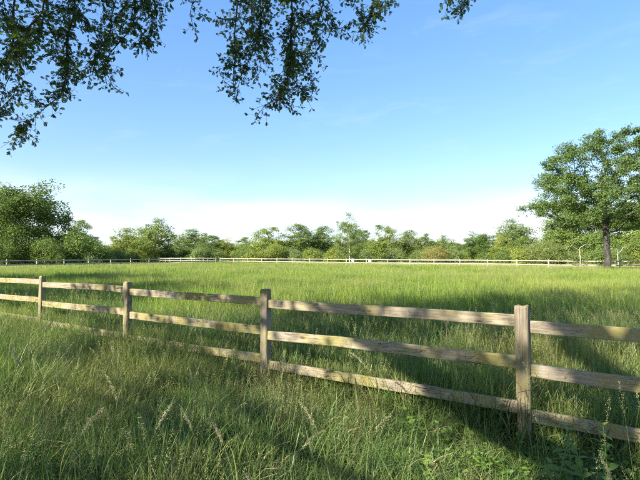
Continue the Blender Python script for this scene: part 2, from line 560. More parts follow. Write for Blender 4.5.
# lobed oak leaf folded along its midrib
_half = [(0.0, 0.0), (.14, .07), (.26, .17), (.34, .13), (.46, .27), (.55, .20), (.68, .30), (.77, .20), (.88, .20), (1.0, .03)]
_mid = [(.0, 0), (.34, 0), (.6, 0), (1.0, 0)]
OAK_V = np.array([(x, y, .10 * y - .10 * x * x) for x, y in _half] + [(x, -y, .10 * y - .10 * x * x) for x, y in _half[1:]])
OAK_F = [np.array([[0, 9, 8, 7, 6, 5, 4, 3, 2, 1]]), np.array([[0, 10, 11, 12, 13, 14, 15, 16, 17, 18, ]])]
OAK_V[18] = (1.0, -.03, -.10); OAK_F[1] = np.array([[0, 10, 11, 12, 13, 14, 15, 16, 17, 18]])
OAK = (OAK_V, OAK_F)

def leaves(pos, size, rg, templ=DIAMOND, updir=None, spread=1.0, facing=None):
    n = len(pos)
    T, TF = templ
    u, v, w = rand_rot(rg, n, updir, spread, facing)
    s = (size * rg.uniform(.65, 1.25, n))[:, None, None]
    V = pos[:, None] + s * (T[None, :, 0:1] * u[:, None] + T[None, :, 1:2] * v[:, None] + T[None, :, 2:3] * w[:, None])
    k = len(T)
    off = (np.arange(n) * k)[:, None]
    F = [(off[:, :, None] + f[None]).reshape(-1, f.shape[1]).astype(np.int32) for f in TF]
    rnd = np.repeat(np.clip(rg.normal(.5, .24, n), 0, 1), k)
    return V.reshape(-1, 3), F, rnd

def join(parts):
    V, F, A, o = [], [], [], 0
    for v, f, a in parts:
        V.append(v); F += [x + o for x in f]; A.append(a); o += len(v)
    return np.concatenate(V), F, np.concatenate(A)

def envelope(rg, n, lobes):
    """points inside a union of ellipsoids (cx,cy,cz,rx,ry,rz), biased to the shell"""
    vol = np.array([l[3] * l[4] * l[5] for l in lobes]); pick = rg.choice(len(lobes), n, p=vol / vol.sum())
    L = np.array(lobes)[pick]
    d = rg.normal(0, 1, (n, 3)); d /= np.linalg.norm(d, axis=1, keepdims=True)
    rr = rg.uniform(0.08, 1, n) ** (1 / 2.6)
    return L[:, :3] + d * rr[:, None] * L[:, 3:]

def tier_lobes(seed, zs, Rs, per=5, rz=.8, out=.62, size=.46, ball=.8):
    """flat leafy lobes set round the stem in uneven tiers"""
    rg = np.random.default_rng(seed); L = []
    for z, Rr in zip(zs, Rs):
        a0 = rg.uniform(0, 6.28)
        for k in range(per):
            if rg.uniform() < .12: continue
            a = a0 + k * 6.283 / per + rg.normal(0, .25); ro = Rr * out * rg.uniform(.75, 1.2); s = Rr * size * rg.uniform(.75, 1.2)
            L.append((ro * math.cos(a), ro * math.sin(a), z + rg.normal(0, rz * .45), s, s, max(ball * s, rz * rg.uniform(.8, 1.25))))
        L.append((0, 0, z, Rr * .35, Rr * .35, rz))
    return L

def make_tree(seed, lobes, natt, D, nleaf, leaf, trunk_r, trunk_top, cluster, pre=None, tip=.012, dk=None, flare=.35, droop=0.0, sides=5, clumpy=1.6, fill=.68, lumps=110, lump_r=.58):
    rg = np.random.default_rng(seed)
    att = envelope(rg, natt, lobes)
    nodes, par = colonize(att, (0, 0, -.2), None, D, D * 9, dk or D * 1.8, 220, (0, 0, .06), seed, pre or [(0, 0, trunk_top)])
    V, F, r, kids = limb_mesh(nodes, par, tip, 2.3, trunk_r, sides, flare)
    twig = np.where(r < tip * 2.6)[0]
    twig = twig[nodes[twig, 2] > trunk_top * .6]
    # clumps of different fullness
    wt = rg.gamma(clumpy, 1.0, len(twig)); wt /= wt.sum()
    src = rg.choice(twig, nleaf, p=wt)
    def ball(n):
        b = rg.normal(0, 1, (n, 3)); return b / np.linalg.norm(b, axis=1, keepdims=True) * rg.uniform(0, 1, (n, 1)) ** .42
    off = ball(nleaf) * cluster * 1.7 * np.array([1, 1, .65])
    pos = nodes[src] + off
    # fuller lumps of foliage through the body of the crown
    nf = int(nleaf * fill); nc = lumps
    L = np.array(lobes)
    cc = envelope(rg, nc, L * np.array([1, 1, 1, .86, .86, .86])); wc = rg.gamma(2.5, 1.0, nc); wc /= wc.sum()
    ci = rg.choice(nc, nf, p=wc); rad = (.8 + .6 * rg.uniform(0, 1, nc)) * np.mean([min(l[3], l[5]) for l in lobes]) * lump_r
    off[:nf] = ball(nf) * rad[ci][:, None] * np.array([1, 1, .72])
    pos[:nf] = cc[ci] + off[:nf]
    pos[:, 2] = np.where(pos[:, 2] < .05, rg.uniform(.05, .6, nleaf), pos[:, 2])
    ctr = np.array([0, 0, np.median(pos[:, 2]) - .5])
    g = pos - ctr; g /= np.linalg.norm(g, axis=1, keepdims=True) + 1e-9
    o2 = off / (np.linalg.norm(off, axis=1, keepdims=True) + 1e-9)
    LV, LF, rnd = leaves(pos, leaf, rg, facing=g * .35 + o2 * .75)
    return (V, F), (LV, LF, rnd)

def tree_meshes(bark, leafm, args):
    (V, F), (LV, LF, rnd) = make_tree(**args)
    tm = np_mesh('trunk', V, F, mats=[bark], smooth=True)
    cm = np_mesh('crown', LV, LF, {'rnd': rnd}, [leafm])
    return tm, cm

def plant_tree(name, meshes, loc, rotz, scale, label, cat='tree', group=None, tint=(1, 1, 1)):
    root = bpy.data.objects.new(name, None); COL.objects.link(root)
    root.location = loc; root.rotation_euler = (0, 0, rotz); root.scale = scale
    tag(root, label, cat, group)
    a = link('trunk', meshes[0], root)
    b = link('crown', meshes[1], root); b.color = (*tint, 1)
    return root

# --- the field oak
def field_oak():
    lobes = tier_lobes(7, [5.0, 6.2, 7.5, 8.8, 10.1, 11.2], [6.3, 6.6, 6.4, 6.0, 5.2, 3.6], 7, .85, .66, .40, 0)
    lobes += [(-6.4, 0.2, 5.4, 1.6, 1.8, .6), (-5.4, -1, 6.6, 1.6, 1.6, .6), (-2.8, .8, 4.1, 2.2, 2.2, .6), (2.8, .6, 4.1, 2.2, 2.2, .6)]
    args = dict(seed=5, lobes=lobes, natt=1800, D=.38, nleaf=88000, leaf=.145, trunk_r=.25, trunk_top=3.2, cluster=.25, tip=.014, dk=.72, flare=.35, sides=7, fill=.30, clumpy=.8, lumps=190, lump_r=.74,
                pre=[(.05, 0, 2.0), (-.05, .05, 3.9), (-.15, 0, 5.2)])
    m = tree_meshes(M_BARK, M_TREE, args)
    plant_tree('oak_tree', m, (23.9, 38.6, 0), 0.0, (1, 1, 1), 'large spreading oak standing in the meadow just inside the far fence', tint=(.56, .68, .62))
field_oak()

# --- prototypes for the trees beyond the fences (unit: metres, scaled when planted)
PRO = {
 'round': dict(seed=11, lobes=tier_lobes(1, [2.2, 3.8, 5.4, 7.0, 8.4], [4.6, 5.2, 5.2, 4.6, 3.2], 8, 1.7, .56, .52), natt=520, D=.55, nleaf=40000, leaf=0.215, trunk_r=.30, trunk_top=2.2, cluster=.36),
 'cone': dict(seed=12, lobes=[(0, 0, 3.2, 3.1, 3.1, 2.2), (0, 0, 5.4, 2.2, 2.2, 2.2), (.2, 0, 7.6, 1.2, 1.2, 1.8)], natt=380, D=.5, nleaf=18700, leaf=0.207, trunk_r=.2, trunk_top=1.4, cluster=.30),
 'airy': dict(seed=13, lobes=tier_lobes(3, [2.8, 4.2, 5.6, 7.0, 8.4], [2.8, 3.1, 3.0, 2.5, 1.6], 5, 1.15, .5, .58), natt=420, D=.5, nleaf=13940, leaf=0.200, trunk_r=.22, trunk_top=1.9, cluster=.26),
 'dense': dict(seed=14, lobes=tier_lobes(4, [1.6, 3.2, 4.8, 6.4, 7.8], [3.6, 4.0, 3.8, 3.3, 2.2], 5, 1.7, .45, .66), natt=520, D=.55, nleaf=25500, leaf=0.222, trunk_r=.25, trunk_top=1.6, cluster=.34),
 'tall': dict(seed=15, lobes=tier_lobes(5, [2.4, 4.0, 5.6, 7.2, 8.8], [2.5, 2.9, 3.0, 2.8, 1.9], 5, 1.6, .45, .64), natt=420, D=.5, nleaf=17850, leaf=0.207, trunk_r=.2, trunk_top=2.4, cluster=.32),
 'bush': dict(seed=16, lobes=[(0, 0, 2.0, 3.2, 2.6, 2.1), (-2.0, 0, 1.5, 2, 2, 1.6), (2.0, 0, 1.7, 2, 2, 1.6)], natt=360, D=.4, nleaf=15300, leaf=0.170, trunk_r=.12, trunk_top=.35, cluster=.28, flare=0),
 'willow': dict(seed=17, lobes=[(0, 0, 2.6, 3.0, 2.6, 2.4), (-1.8, 0, 2.0, 2, 2, 1.7), (1.8, 0, 2.2, 2, 2, 2.0)], natt=300, D=.4, nleaf=16150, leaf=0.126, trunk_r=.14, trunk_top=.4, cluster=.24, flare=0),
 'shrub': dict(seed=18, lobes=[(0, 0, 1.2, 1.8, 1.6, 1.3), (-1.3, 0, .9, 1.2, 1.2, 1.0), (1.2, 0, 1.0, 1.2, 1.2, 1.1)], natt=200, D=.32, nleaf=8840, leaf=0.148, trunk_r=.07, trunk_top=.2, cluster=.22, flare=0),
}
PM = {k: tree_meshes(M_BARK, M_TREE, v) for k, v in PRO.items()}
PH, PW = {}, {}
for k, (tm, cm) in PM.items():
    co = np.empty(len(cm.vertices) * 3, np.float32); cm.vertices.foreach_get('co', co); co = co.reshape(-1, 3)
    PH[k] = float(np.percentile(co[:, 2], 99.3)); PW[k] = float(np.percentile(np.abs(co[:, 0]), 98))
F_PX = 464.0
def at(px, d):                                            # a spot on the ground: bearing read from the picture, distance chosen
    return ((px - 320) / F_PX * d, d, 0)
def tree_row(kind, px, top, half, d, rot, label, tint=(1, 1, 1), name='tree', cat='tree', meshes=None, group=None):
    h = (255 - top) / F_PX * d + EYE
    w = half / F_PX * d
    sz = h / PH[kind]; sx = w / PW[kind]
    return plant_tree(name, meshes or PM[kind], at(px, d), rot, (sx, sx, sz), label, cat, group, tint)

G = (1.0, 1.0, 1.0)
YG = (1.30, 1.18, .85); DK = (.82, .90, .82); OL = (1.22, 1.10, 1.20); GR = (1.05, 1.08, 1.25)
tree_row('round', 24, 188, 47, 68, 2.6, 'big round-headed tree behind the shaded side fence, largest on that side', (.74, .80, .68))
tree_row('dense', -14, 207, 34, 74, 1.2, 'dark tree half hidden behind the big round-headed tree', DK)
tree_row('dense', 82, 221, 17, 84, 2.0, 'small pale tree rising behind the dark rounded bush', GR)
tree_row('bush', 76, 233, 27, 66, .2, 'dark green rounded bush beside the big round-headed tree', (.82, .9, .75), 'bush', 'bush')
tree_row('cone', 124, 229, 18, 84, .9, 'bright green pointed tree next to the dark rounded bush', YG)
tree_row('dense', 142, 238, 17, 96, 2.9, 'low dark tree filling the gap between the pointed tree and the airy one', DK)
tree_row('airy', 154, 220, 19, 82, .3, 'airy upright tree with a bare trunk showing below its crown', (1.1, 1.08, .95))
tree_row('dense', 178, 238, 16, 98, 4.2, 'low green tree on the meadow corner side of the airy upright tree', G)
tree_row('airy', 197, 230, 22, 92, 3.6, 'thin-topped tree with sky showing through its upper branches', GR)
tree_row('bush', 205, 243, 20, 84, 2.2, 'dark bush below the thin-topped tree', (.8, .86, .75), 'bush', 'bush')
tree_row('round', 224, 240, 14, 104, 1.9, 'low yellow-green tree next to the thin-topped tree', YG)
tree_row('dense', 243, 238, 13, 112, 5.2, 'small tree with a narrow peak between low yellow-green neighbours', (.95, 1, .9))
tree_row('dense', 268, 228, 20, 98, .7, 'yellow-green tree with a broad crown at the end of the tall wood', (1.12, 1.1, .85))
tree_row('bush', 276, 244, 17, 84, 4.0, 'bright green bush in front of the broad yellow-green tree', YG, 'bush', 'bush')
tree_row('tall', 301, 225, 19, 100, 2.4, 'dark tall tree with bare stems showing beneath its crown', DK)
tree_row('tall', 322, 227, 15, 104, 5.0, 'tall narrow tree between the dark tall tree and the birch', (.95, 1, .85))
tree_row('dense', 385, 226, 17, 92, 3.0, 'broad green tree with a rounded top next to the birch', (1.1, 1.08, .88))
tree_row('dense', 364, 231, 14, 104, 1.0, 'dark tree squeezed behind the birch', DK)
tree_row('tall', 408, 231, 13, 98, 4.4, 'slim green tree between the broad rounded one and the pale-stemmed one', (1.0, 1.02, .85))
tree_row('airy', 425, 234, 12, 96, 1.4, 'small tree with pale bare stems above the pinkish bush', G)
tree_row('airy', 442, 236, 12, 118, 5.5, 'faint thin tree standing far back behind the pinkish bush', GR)
tree_row('willow', 436, 246, 17, 76, .5, 'pinkish tan bush just behind the far fence', (1.75, 1.22, 1.35), 'bush', 'bush')
tree_row('dense', 457, 243, 14, 108, 2.2, 'low green tree in the dip of the tree line', (1, 1, 1.05))
tree_row('round', 478, 234, 18, 84, 4.6, 'dark dome-shaped tree in the dip of the tree line', (.72, .84, .72))
tree_row('airy', 515, 220, 19, 84, 2.6, 'airy grey-green tree with a tall ragged crown beyond the olive willow', GR)
tree_row('dense', 503, 236, 13, 80, 1.7, 'yellow-green tree leaning on the airy grey-green one', YG)
tree_row('dense', 524, 238, 14, 78, .8, 'dark green tree below the airy grey-green one', (.85, .92, .8))
tree_row('willow', 545, 239, 25, 62, 1.1, 'wide olive-grey willow bush near the field oak', OL, 'willow_bush', 'bush')
tree_row('round', 580, 203, 32, 73, 2.0, 'leafy tree beyond the field oak, on the willow bush side', (.9, .98, .8))
tree_row('round', 634, 202, 36, 72, 5.1, 'leafy tree beyond the field oak, on the side away from the willow bush', (.95, 1, .8))
tree_row('dense', 668, 218, 26, 68, 3.3, 'yellow-green tree behind the field oak at the end of the far fence', YG)

tree_row('bush', 12, 236, 22, 62, 1.0, 'dark bush at the foot of the big round-headed tree', (.8, .88, .72), 'bush', 'bush')
tree_row('bush', 46, 239, 18, 63, 3.0, 'dark low bush between the big round-headed tree trunk and the rounded bush', (.84, .9, .75), 'bush', 'bush')
tree_row('bush', 600, 231, 22, 68, 2.0, 'green bush behind the trunk of the field oak', (.85, .95, .75), 'bush', 'bush')
tree_row('bush', 644, 233, 22, 66, 4.5, 'green bush beyond the field oak on the side away from the willow bush', (.9, .95, .75), 'bush', 'bush')
tree_row('dense', 560, 228, 18, 76, 4.5, 'green tree between the willow bush and the leafy tree beyond the field oak', (.9, .98, .8))
# low growth along the foot of the tree line
rs = random.Random(8)
tints = [YG, G, DK, (.9, .95, .8), GR, (1.15, 1.1, .8)]
for k in range(60):
    px = -30 + k * 12 + rs.uniform(-6, 6)
    d = (68 if px < 120 else 82 if px < 400 else 76 if px < 500 else 62) + rs.uniform(-3, 10)
    if px > 560: d = rs.uniform(63, 70)
    ti = rs.randrange(6)
    tree_row('shrub', px, rs.uniform(247.5, 252), rs.uniform(8, 12), d, rs.uniform(0, 6.2), 'low %s shrub in the undergrowth at the foot of the far tree line' % ('yellow-green', 'mid green', 'dark green', 'dull green', 'grey-green', 'warm green')[ti],
             tints[ti], 'shrub', 'shrub', group='undergrowth shrubs below the far trees')

# far-off wood closing the view
def far_wood():
    rg = np.random.default_rng(3)
    parts = []
    for k in range(150):
        a = R(-44 + k * 88 / 149) + rg.normal(0, .01)
        d = rg.uniform(128, 160)
        c = np.array([math.sin(a) * d / math.cos(a) * .9, d, 0])
        h = rg.uniform(3.4, 5.4); w = rg.uniform(2.5, 4.2)
        n = 1100
        q = rg.normal(0, 1, (n, 3)); q /= np.linalg.norm(q, axis=1, keepdims=True)
        rr = rg.uniform(.15, 1, n) ** .4
        lump = 1 + .25 * np.sin(q[:, 0] * 6 + k) * np.cos(q[:, 2] * 7 + 2 * k)
        pos = c + q * rr[:, None] * lump[:, None] * np.array([w, w, h * .55]) + np.array([0, 0, h * .5])
        pos[:, 2] = np.abs(pos[:, 2])
        parts.append(leaves(pos, .42, rg))
    V, F, A = join(parts)
    o = link('far_woodland', np_mesh('far_woodland', V, F, {'rnd': A}, [M_TREE]))
    o.color = (1.0, 1.02, 1.1, 1)
    tag(o, 'far-off wood seen as a low green band through the gaps between the trees', 'woodland', kind='stuff')
far_wood()

# --- birch with a white stem
def birch():
    args = dict(seed=21, lobes=tier_lobes(6, [3.2, 5.0, 6.8, 8.6, 10.4, 11.6], [4.0, 4.6, 4.6, 4.1, 3.0, 1.8], 6, 1.4, .48, .6), natt=520, D=.5, nleaf=24000, leaf=.20,
                trunk_r=.15, trunk_top=2.0, cluster=.34, pre=[(0.05, 0, 3.0), (-.05, 0, 6.0)])
    m = tree_meshes(M_BIRCH, M_TREE, args)
    d = 76; h = (255 - 220) / F_PX * d + EYE
    s = h / 11.6
    plant_tree('birch_tree', m, at(349.5, d), .3, (s * .98, s * .98, s), 'tall birch with a thin white stem behind the far fence', tint=(.98, 1.0, .85))
birch()

# --- bare pale forked stems near the field oak
def dead_tree(px, d, h, seed, label):
    rg = np.random.default_rng(seed)
    att = np.concatenate([envelope(rg, 16, [(-.9, 0, h * .8, .5, .5, .4)]), envelope(rg, 16, [(.9, 0, h * .85, .6, .5, .4)]), envelope(rg, 8, [(.1, .3, h * .6, .5, .5, .4)])])
    nodes, par = colonize(att, (0, 0, -.1), None, .16, 3, .2, 90, (0, 0, .02), seed, [(0, 0, h * .22)])
    V, F, r, kids = limb_mesh(nodes, par, .012, 2.2, .07, 6, .2)
    o = link('dead_tree', np_mesh('dead_tree', V, F, mats=[M_PALEBARK], smooth=True), None, at(px, d))
    tag(o, label, 'dead tree', 'bare pale stems by the field oak')
dead_tree(580, 60, 3.4, 4, 'bare forked pale dead tree on the willow bush side of the field oak')
dead_tree(618, 60, 3.0, 9, 'bare pale dead tree close behind the trunk of the field oak')

# ------------------------------------------------------------------ the oak whose branches hang over the verge
def near_oak():
    T = np.array([-5.6, -3.6, 0.0])
    rg = np.random.default_rng(31)
    hang = [(-3.9, 4.8, 4.4, 1.65, 1.5, 1.75), (-2.75, 5.2, 4.3, .85, 1.1, 1.0), (-1.85, 6.0, 5.2, .35, .5, .8), (-.6, 6.2, 4.85, 1.0, 1.0, 1.4),
            (-1.05, 6.2, 3.95, .42, .6, .70), (-.35, 6.2, 4.1, .5, .5, .6), (.5, 6.2, 4.95, .75, .6, .5), (2.0, 6.2, 5.2, .62, .6, .46), (1.2, 5.8, 5.75, 1.2, .6, .4)]
    body = [(-4.5, -2, 8.8, 7.2, 6.5, 4.6), (-1.5, 4.3, 6.9, 4.5, 3.8, 1.7), (3.2, 2.2, 8.4, 4.0, 4.5, 2.6), (-9, 1, 7.5, 3.5, 4.5, 2.8), (-2, 0, 12.5, 5, 5, 2.4)]
    # the body of the crown grows first, then sprays droop from it
    grown = colonize(envelope(rg, 1700, body) - T, (0, 0, -.3), None, .25, 4.0, .40, 260, (0, 0, 0), 31, [(.1, 0, 1.6), (.4, .5, 3.6), (1.2, 1.6, 6.2)])
    nodes, par = colonize(envelope(rg, 1500, hang) - T, None, None, .20, 4.0, .33, 260, (0, 0, -.12), 32, (), grown)
    W = nodes + T
    reach = np.maximum(0, W[:, 2] - 1.61 - .56 * np.maximum(W[:, 1], 0)) + np.maximum(0, 3.0 - W[:, 1]) * .5   # how far above or behind the hanging ends
    V, F, r, kids = limb_mesh(nodes, par, .0036, 2.35, .42, 6, .4, cap=.010 + .030 * reach)
    root = bpy.data.objects.new('oak_tree', None); COL.objects.link(root)
    root.location = T
    tag(root, 'old oak on the verge with leafy branches hanging over the fence and meadow', 'tree')
    link('trunk', np_mesh('trunk', V, F, mats=[M_BARK], smooth=True), root)
    tw = np.where(r < .0042 * 2.8)[0]
    d = nodes - nodes[np.maximum(par, 0)]
    seen = (W[tw, 1] > 3.0) & (W[tw, 2] < 1.61 + .62 * W[tw, 1] + .5)
    near, up = tw[seen], tw[~seen]
    # short drooping twiglets, each with a spray of lobed leaves
    wt = rg.gamma(4.0, 1.0, len(near)); wt /= wt.sum()
    nt = 5200
    s = rg.choice(near, nt, p=wt)
    b0 = nodes[s] - d[s] * rg.uniform(0, 1, (nt, 1))
    out = d[s] / (np.linalg.norm(d[s], axis=1, keepdims=True) + 1e-9)
    td = out * .5 + rg.normal(0, .65, (nt, 3)) + np.array([0, 0, -.22]); td /= np.linalg.norm(td, axis=1, keepdims=True)
    tl = rg.uniform(.08, .27, (nt, 1)); b1 = b0 + td * tl
    sg = rg.normal(0, 1, (nt, 3)); sg -= td * (sg * td).sum(1, keepdims=True); sg /= np.linalg.norm(sg, axis=1, keepdims=True)
    s2 = np.cross(td, sg)
    tri = np.stack([sg, -.5 * sg + .87 * s2, -.5 * sg - .87 * s2], 1)
    TV = np.concatenate([b0[:, None] + tri * .0026, b1[:, None] + tri * .0012], 1).reshape(-1, 3)
    TF = (np.arange(nt)[:, None, None] * 6 + np.array([[0, 1, 4, 3], [1, 2, 5, 4], [2, 0, 3, 5]])[None]).reshape(-1, 4)
    link('twigs', np_mesh('twigs', TV, [TF], mats=[M_BARK]), root)['kind'] = 'stuff'
    k = 5
    tt = np.clip(1 - rg.exponential(.40, (nt, k)), 0, 1)[..., None]
    pos = (b0[:, None] * (1 - tt) + b1[:, None] * tt).reshape(-1, 3)
    A = leaves(pos, .057, rg, OAK, np.repeat(td, k, 0) * .7 + np.array([0, 0, -.1]), 1.2)
    n2 = 44000
    wt = rg.gamma(1.4, 1.0, len(up)); wt /= wt.sum()
    s = rg.choice(up, n2, p=wt)
    pos = nodes[s] + rg.normal(0, 1, (n2, 3)) * .17
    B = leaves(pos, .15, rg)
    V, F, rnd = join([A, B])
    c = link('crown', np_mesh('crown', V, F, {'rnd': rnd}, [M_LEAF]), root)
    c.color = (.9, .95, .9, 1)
near_oak()
plant_tree('tree', PM['round'], (-17.5, 7.0, 0), 2.2, (.95, .95, 1.12), 'round tree on the verge standing closest to the old oak', tint=(.8, .9, .7))
# a neighbour along the same verge, beside the view; its shade falls across the meadow
plant_tree('tree', PM['round'], (-21.5, 15.0, 0), 1.0, (1.05, 1.05, 1.1), 'round tree on the verge beside the meadow, shading the side fence', tint=(.8, .9, .7))

# ------------------------------------------------------------------ grass
M_GRASS = leafy_mat('grass_blade', (0.055, 0.112, 0.026), (0.245, 0.325, 0.100), trans=0.40, gloss=0.42, tint=False,
                    warm=(0.26, 0.235, 0.070, 1), posnoise=(0.55, .46, .70, .7), patch=(1.7, .50, .66, .55, (0.045, 0.110, 0.026, 1)))
M_MEADOW = leafy_mat('meadow_blade', (0.120, 0.205, 0.026), (0.290, 0.370, 0.058), trans=0.42, gloss=0.5, tint=False,
                    warm=(0.36, 0.365, 0.100, 1), posnoise=(0.16, .38, .66, .7), patch=(0.33, .52, .64, .75, (0.070, 0.150, 0.024, 1)))
M_STRAW = leafy_mat('dead_blade', (0.24, 0.18, 0.085), (0.46, 0.38, 0.20), trans=0.25, gloss=0.7, tint=False)
M_SEED = leafy_mat('seed_head', (0.20, 0.22, 0.080), (0.42, 0.40, 0.17), trans=0.35, gloss=0.7, tint=False)
M_PALE = leafy_mat('pale_seed', (0.25, 0.23, 0.125), (0.42, 0.38, 0.23), trans=0.3, gloss=0.7, tint=False)
M_BROWN = leafy_mat('brown_seed', (0.15, 0.095, 0.050), (0.29, 0.205, 0.110), trans=0.25, gloss=0.7, tint=False)
M_STEM = leafy_mat('grass_stem', (0.14, 0.19, 0.055), (0.28, 0.30, 0.11), trans=0.25, gloss=0.5, tint=False)
M_WEED = leafy_mat('weed_leaf', (0.075, 0.150, 0.024), (0.180, 0.280, 0.050), trans=0.42, gloss=0.42, tint=False)
M_DRY = leafy_mat('dry_grass', (0.26, 0.27, 0.085), (0.46, 0.40, 0.19), trans=0.3, gloss=0.7, tint=False)

def strips(base, az, h, lean, curl, width, segs, rg, face=None):
    """n curved tapering ribbons; returns V, F, per-vertex strip index"""
    n = len(h)
    t = np.linspace(0, 1, segs + 1)[None, :]
    a = lean[:, None] * t + curl[:, None] * t ** 2.2
    step = h[:, None] / segs
    dx = np.sin(a) * step; dz = np.cos(a) * step
    X = np.concatenate([np.zeros((n, 1)), np.cumsum(dx[:, 1:], 1)], 1)
    Z = np.concatenate([np.zeros((n, 1)), np.cumsum(dz[:, 1:], 1)], 1)
    C = np.stack([base[:, 0:1] + X * np.cos(az)[:, None], base[:, 1:2] + X * np.sin(az)[:, None], base[:, 2:3] + Z], -1)
    fa = az + math.pi / 2 + (rg.normal(0, .5, n) if face is None else face)
    tw = fa[:, None] + rg.normal(0, .5, n)[:, None] * t
    side = np.stack([np.cos(tw), np.sin(tw), np.zeros_like(tw)], -1)
    w = (width[:, None] * np.clip(1 - t ** 2.2, .03, 1) * (.65 + .35 * np.minimum(1, t * 4)))[..., None] / 2
    V = np.stack([C - side * w, C + side * w], 2).reshape(n, -1, 3)
    k = (segs + 1) * 2
    q = np.arange(segs) * 2
    f = np.stack([q, q + 1, q + 3, q + 2], -1)
    F = (np.arange(n)[:, None, None] * k + f[None]).reshape(-1, 4)
    return V.reshape(-1, 3), F, np.repeat(np.arange(n), k), C

def clump(name, seed, n, rad, h0, h1, width, segs, mat, lean=.35, curl=1.0, dead=.0):
    rg = np.random.default_rng(seed)
    rr = rad * np.sqrt(rg.uniform(0, 1, n)); th = rg.uniform(0, 2 * math.pi, n)
    base = np.stack([rr * np.cos(th), rr * np.sin(th), np.full(n, -.02)], 1)
    h = rg.uniform(h0, h1, n) * rg.choice([1, 1, 1, .6], n)
    V, F, idx, _ = strips(base, rg.uniform(0, 6.28, n), h, np.abs(rg.normal(0, lean, n)), np.abs(rg.normal(0, curl, n)), width * rg.choice([.55, .8, 1.0, 1.7], n), segs, rg)
    rnd = np.clip(rg.normal(.5, .25, n), 0, 1)[idx]
    mi = np.repeat((rg.uniform(0, 1, n) < dead).astype(int), segs)
    return bpy.data.objects.new(name, np_mesh(name, V, [F], {'rnd': rnd}, [mat, M_STRAW], mi))

def stalk_geo(rg, n, rad, h0, h1, stem_w, head, nsp, sp, lean=.16, curl=.35, loose=.02):
    """upright flowering stems, each with a plume of spikelets at its top"""
    rr = rad * np.sqrt(rg.uniform(0, 1, n)); th = rg.uniform(0, 6.28, n)
    base = np.stack([rr * np.cos(th), rr * np.sin(th), np.full(n, -.02)], 1)
    h = rg.uniform(h0, h1, n)
    segs = 8
    V, F, idx, C = strips(base, rg.uniform(0, 6.28, n), h, np.abs(rg.normal(0, lean, n)), np.abs(rg.normal(0, curl, n)), np.full(n, stem_w) , segs, rg)
    seg = C[:, -1] - C[:, -3]
    u = rg.uniform(0, 1, (n, nsp))
    fr = 1 - head * u / h[:, None]                       # position along the stem
    fi = np.clip(fr * segs, 0, segs - .001); i0 = fi.astype(int); ft = (fi - i0)[..., None]
    ar = np.arange(n)[:, None]
    P = C[ar, i0] * (1 - ft) + C[ar, i0 + 1] * ft
    P = P + rg.normal(0, 1, P.shape) * (loose * (.25 + np.sin(u * math.pi * .9)))[..., None]
    P = P.reshape(-1, 3)
    ax = np.repeat(seg / np.linalg.norm(seg, axis=1, keepdims=True), nsp, 0)
    LV, LF, rnd = leaves(P, sp, rg, DIAMOND, ax * 1.6, .8)
    return (V, F, np.clip(rg.normal(.5, .25, n), 0, 1)[idx]), (LV, LF[0], rnd)

def stalks(name, seed, n, rad, h0, h1, stem_w, head, nsp, sp, mstem, mseed, **k):
    rg = np.random.default_rng(seed)
    (V, F, a), (LV, LF, b) = stalk_geo(rg, n, rad, h0, h1, stem_w, head, nsp, sp, **k)
    me = np_mesh(name, np.concatenate([V, LV]), [F, LF + len(V)], {'rnd': np.concatenate([a, b])}, [mstem, mseed],
                 np.concatenate([np.zeros(len(F), int), np.ones(len(LF), int)]))
    return bpy.data.objects.new(name, me)

_ov = [(0, .01), (.15, .15), (.35, .24), (.6, .20), (.82, .09), (1.0, .0)]
OVAL = (np.array([(x, y, .25 * y - .22 * x * x) for x, y in _ov] + [(x, -y, .25 * y - .22 * x * x) for x, y in _ov[:-1]] + [(.35, 0, -.03), (.7, 0, -.11)]),
        [np.array([[11, 2, 1, 0], [11, 12, 3, 2], [12, 5, 4, 3], [11, 6, 7, 8], [11, 8, 9, 12], [12, 9, 10, 5]])])
def weed(name, seed, n, leaf, h):
    """low broad-leaved plants"""
    rg = np.random.default_rng(seed)
    P, U = [], []
    for k in range(n):
        b = np.array([rg.normal(0, .07), rg.normal(0, .07), 0]); hh = h * rg.uniform(.5, 1.1)
        for q in range(9):
            a = q * 2.4 + rg.uniform(0, .5); z = hh * (.15 + .85 * q / 8)
            P.append(b + [0, 0, z]); U.append((math.cos(a), math.sin(a), rg.uniform(-.2, .5)))
    LV, LF, rnd = leaves(np.array(P), leaf, rg, OVAL, np.array(U) * 2.0, .4)
    return bpy.data.objects.new(name, np_mesh(name, LV, LF, {'rnd': rnd}, [M_WEED]))

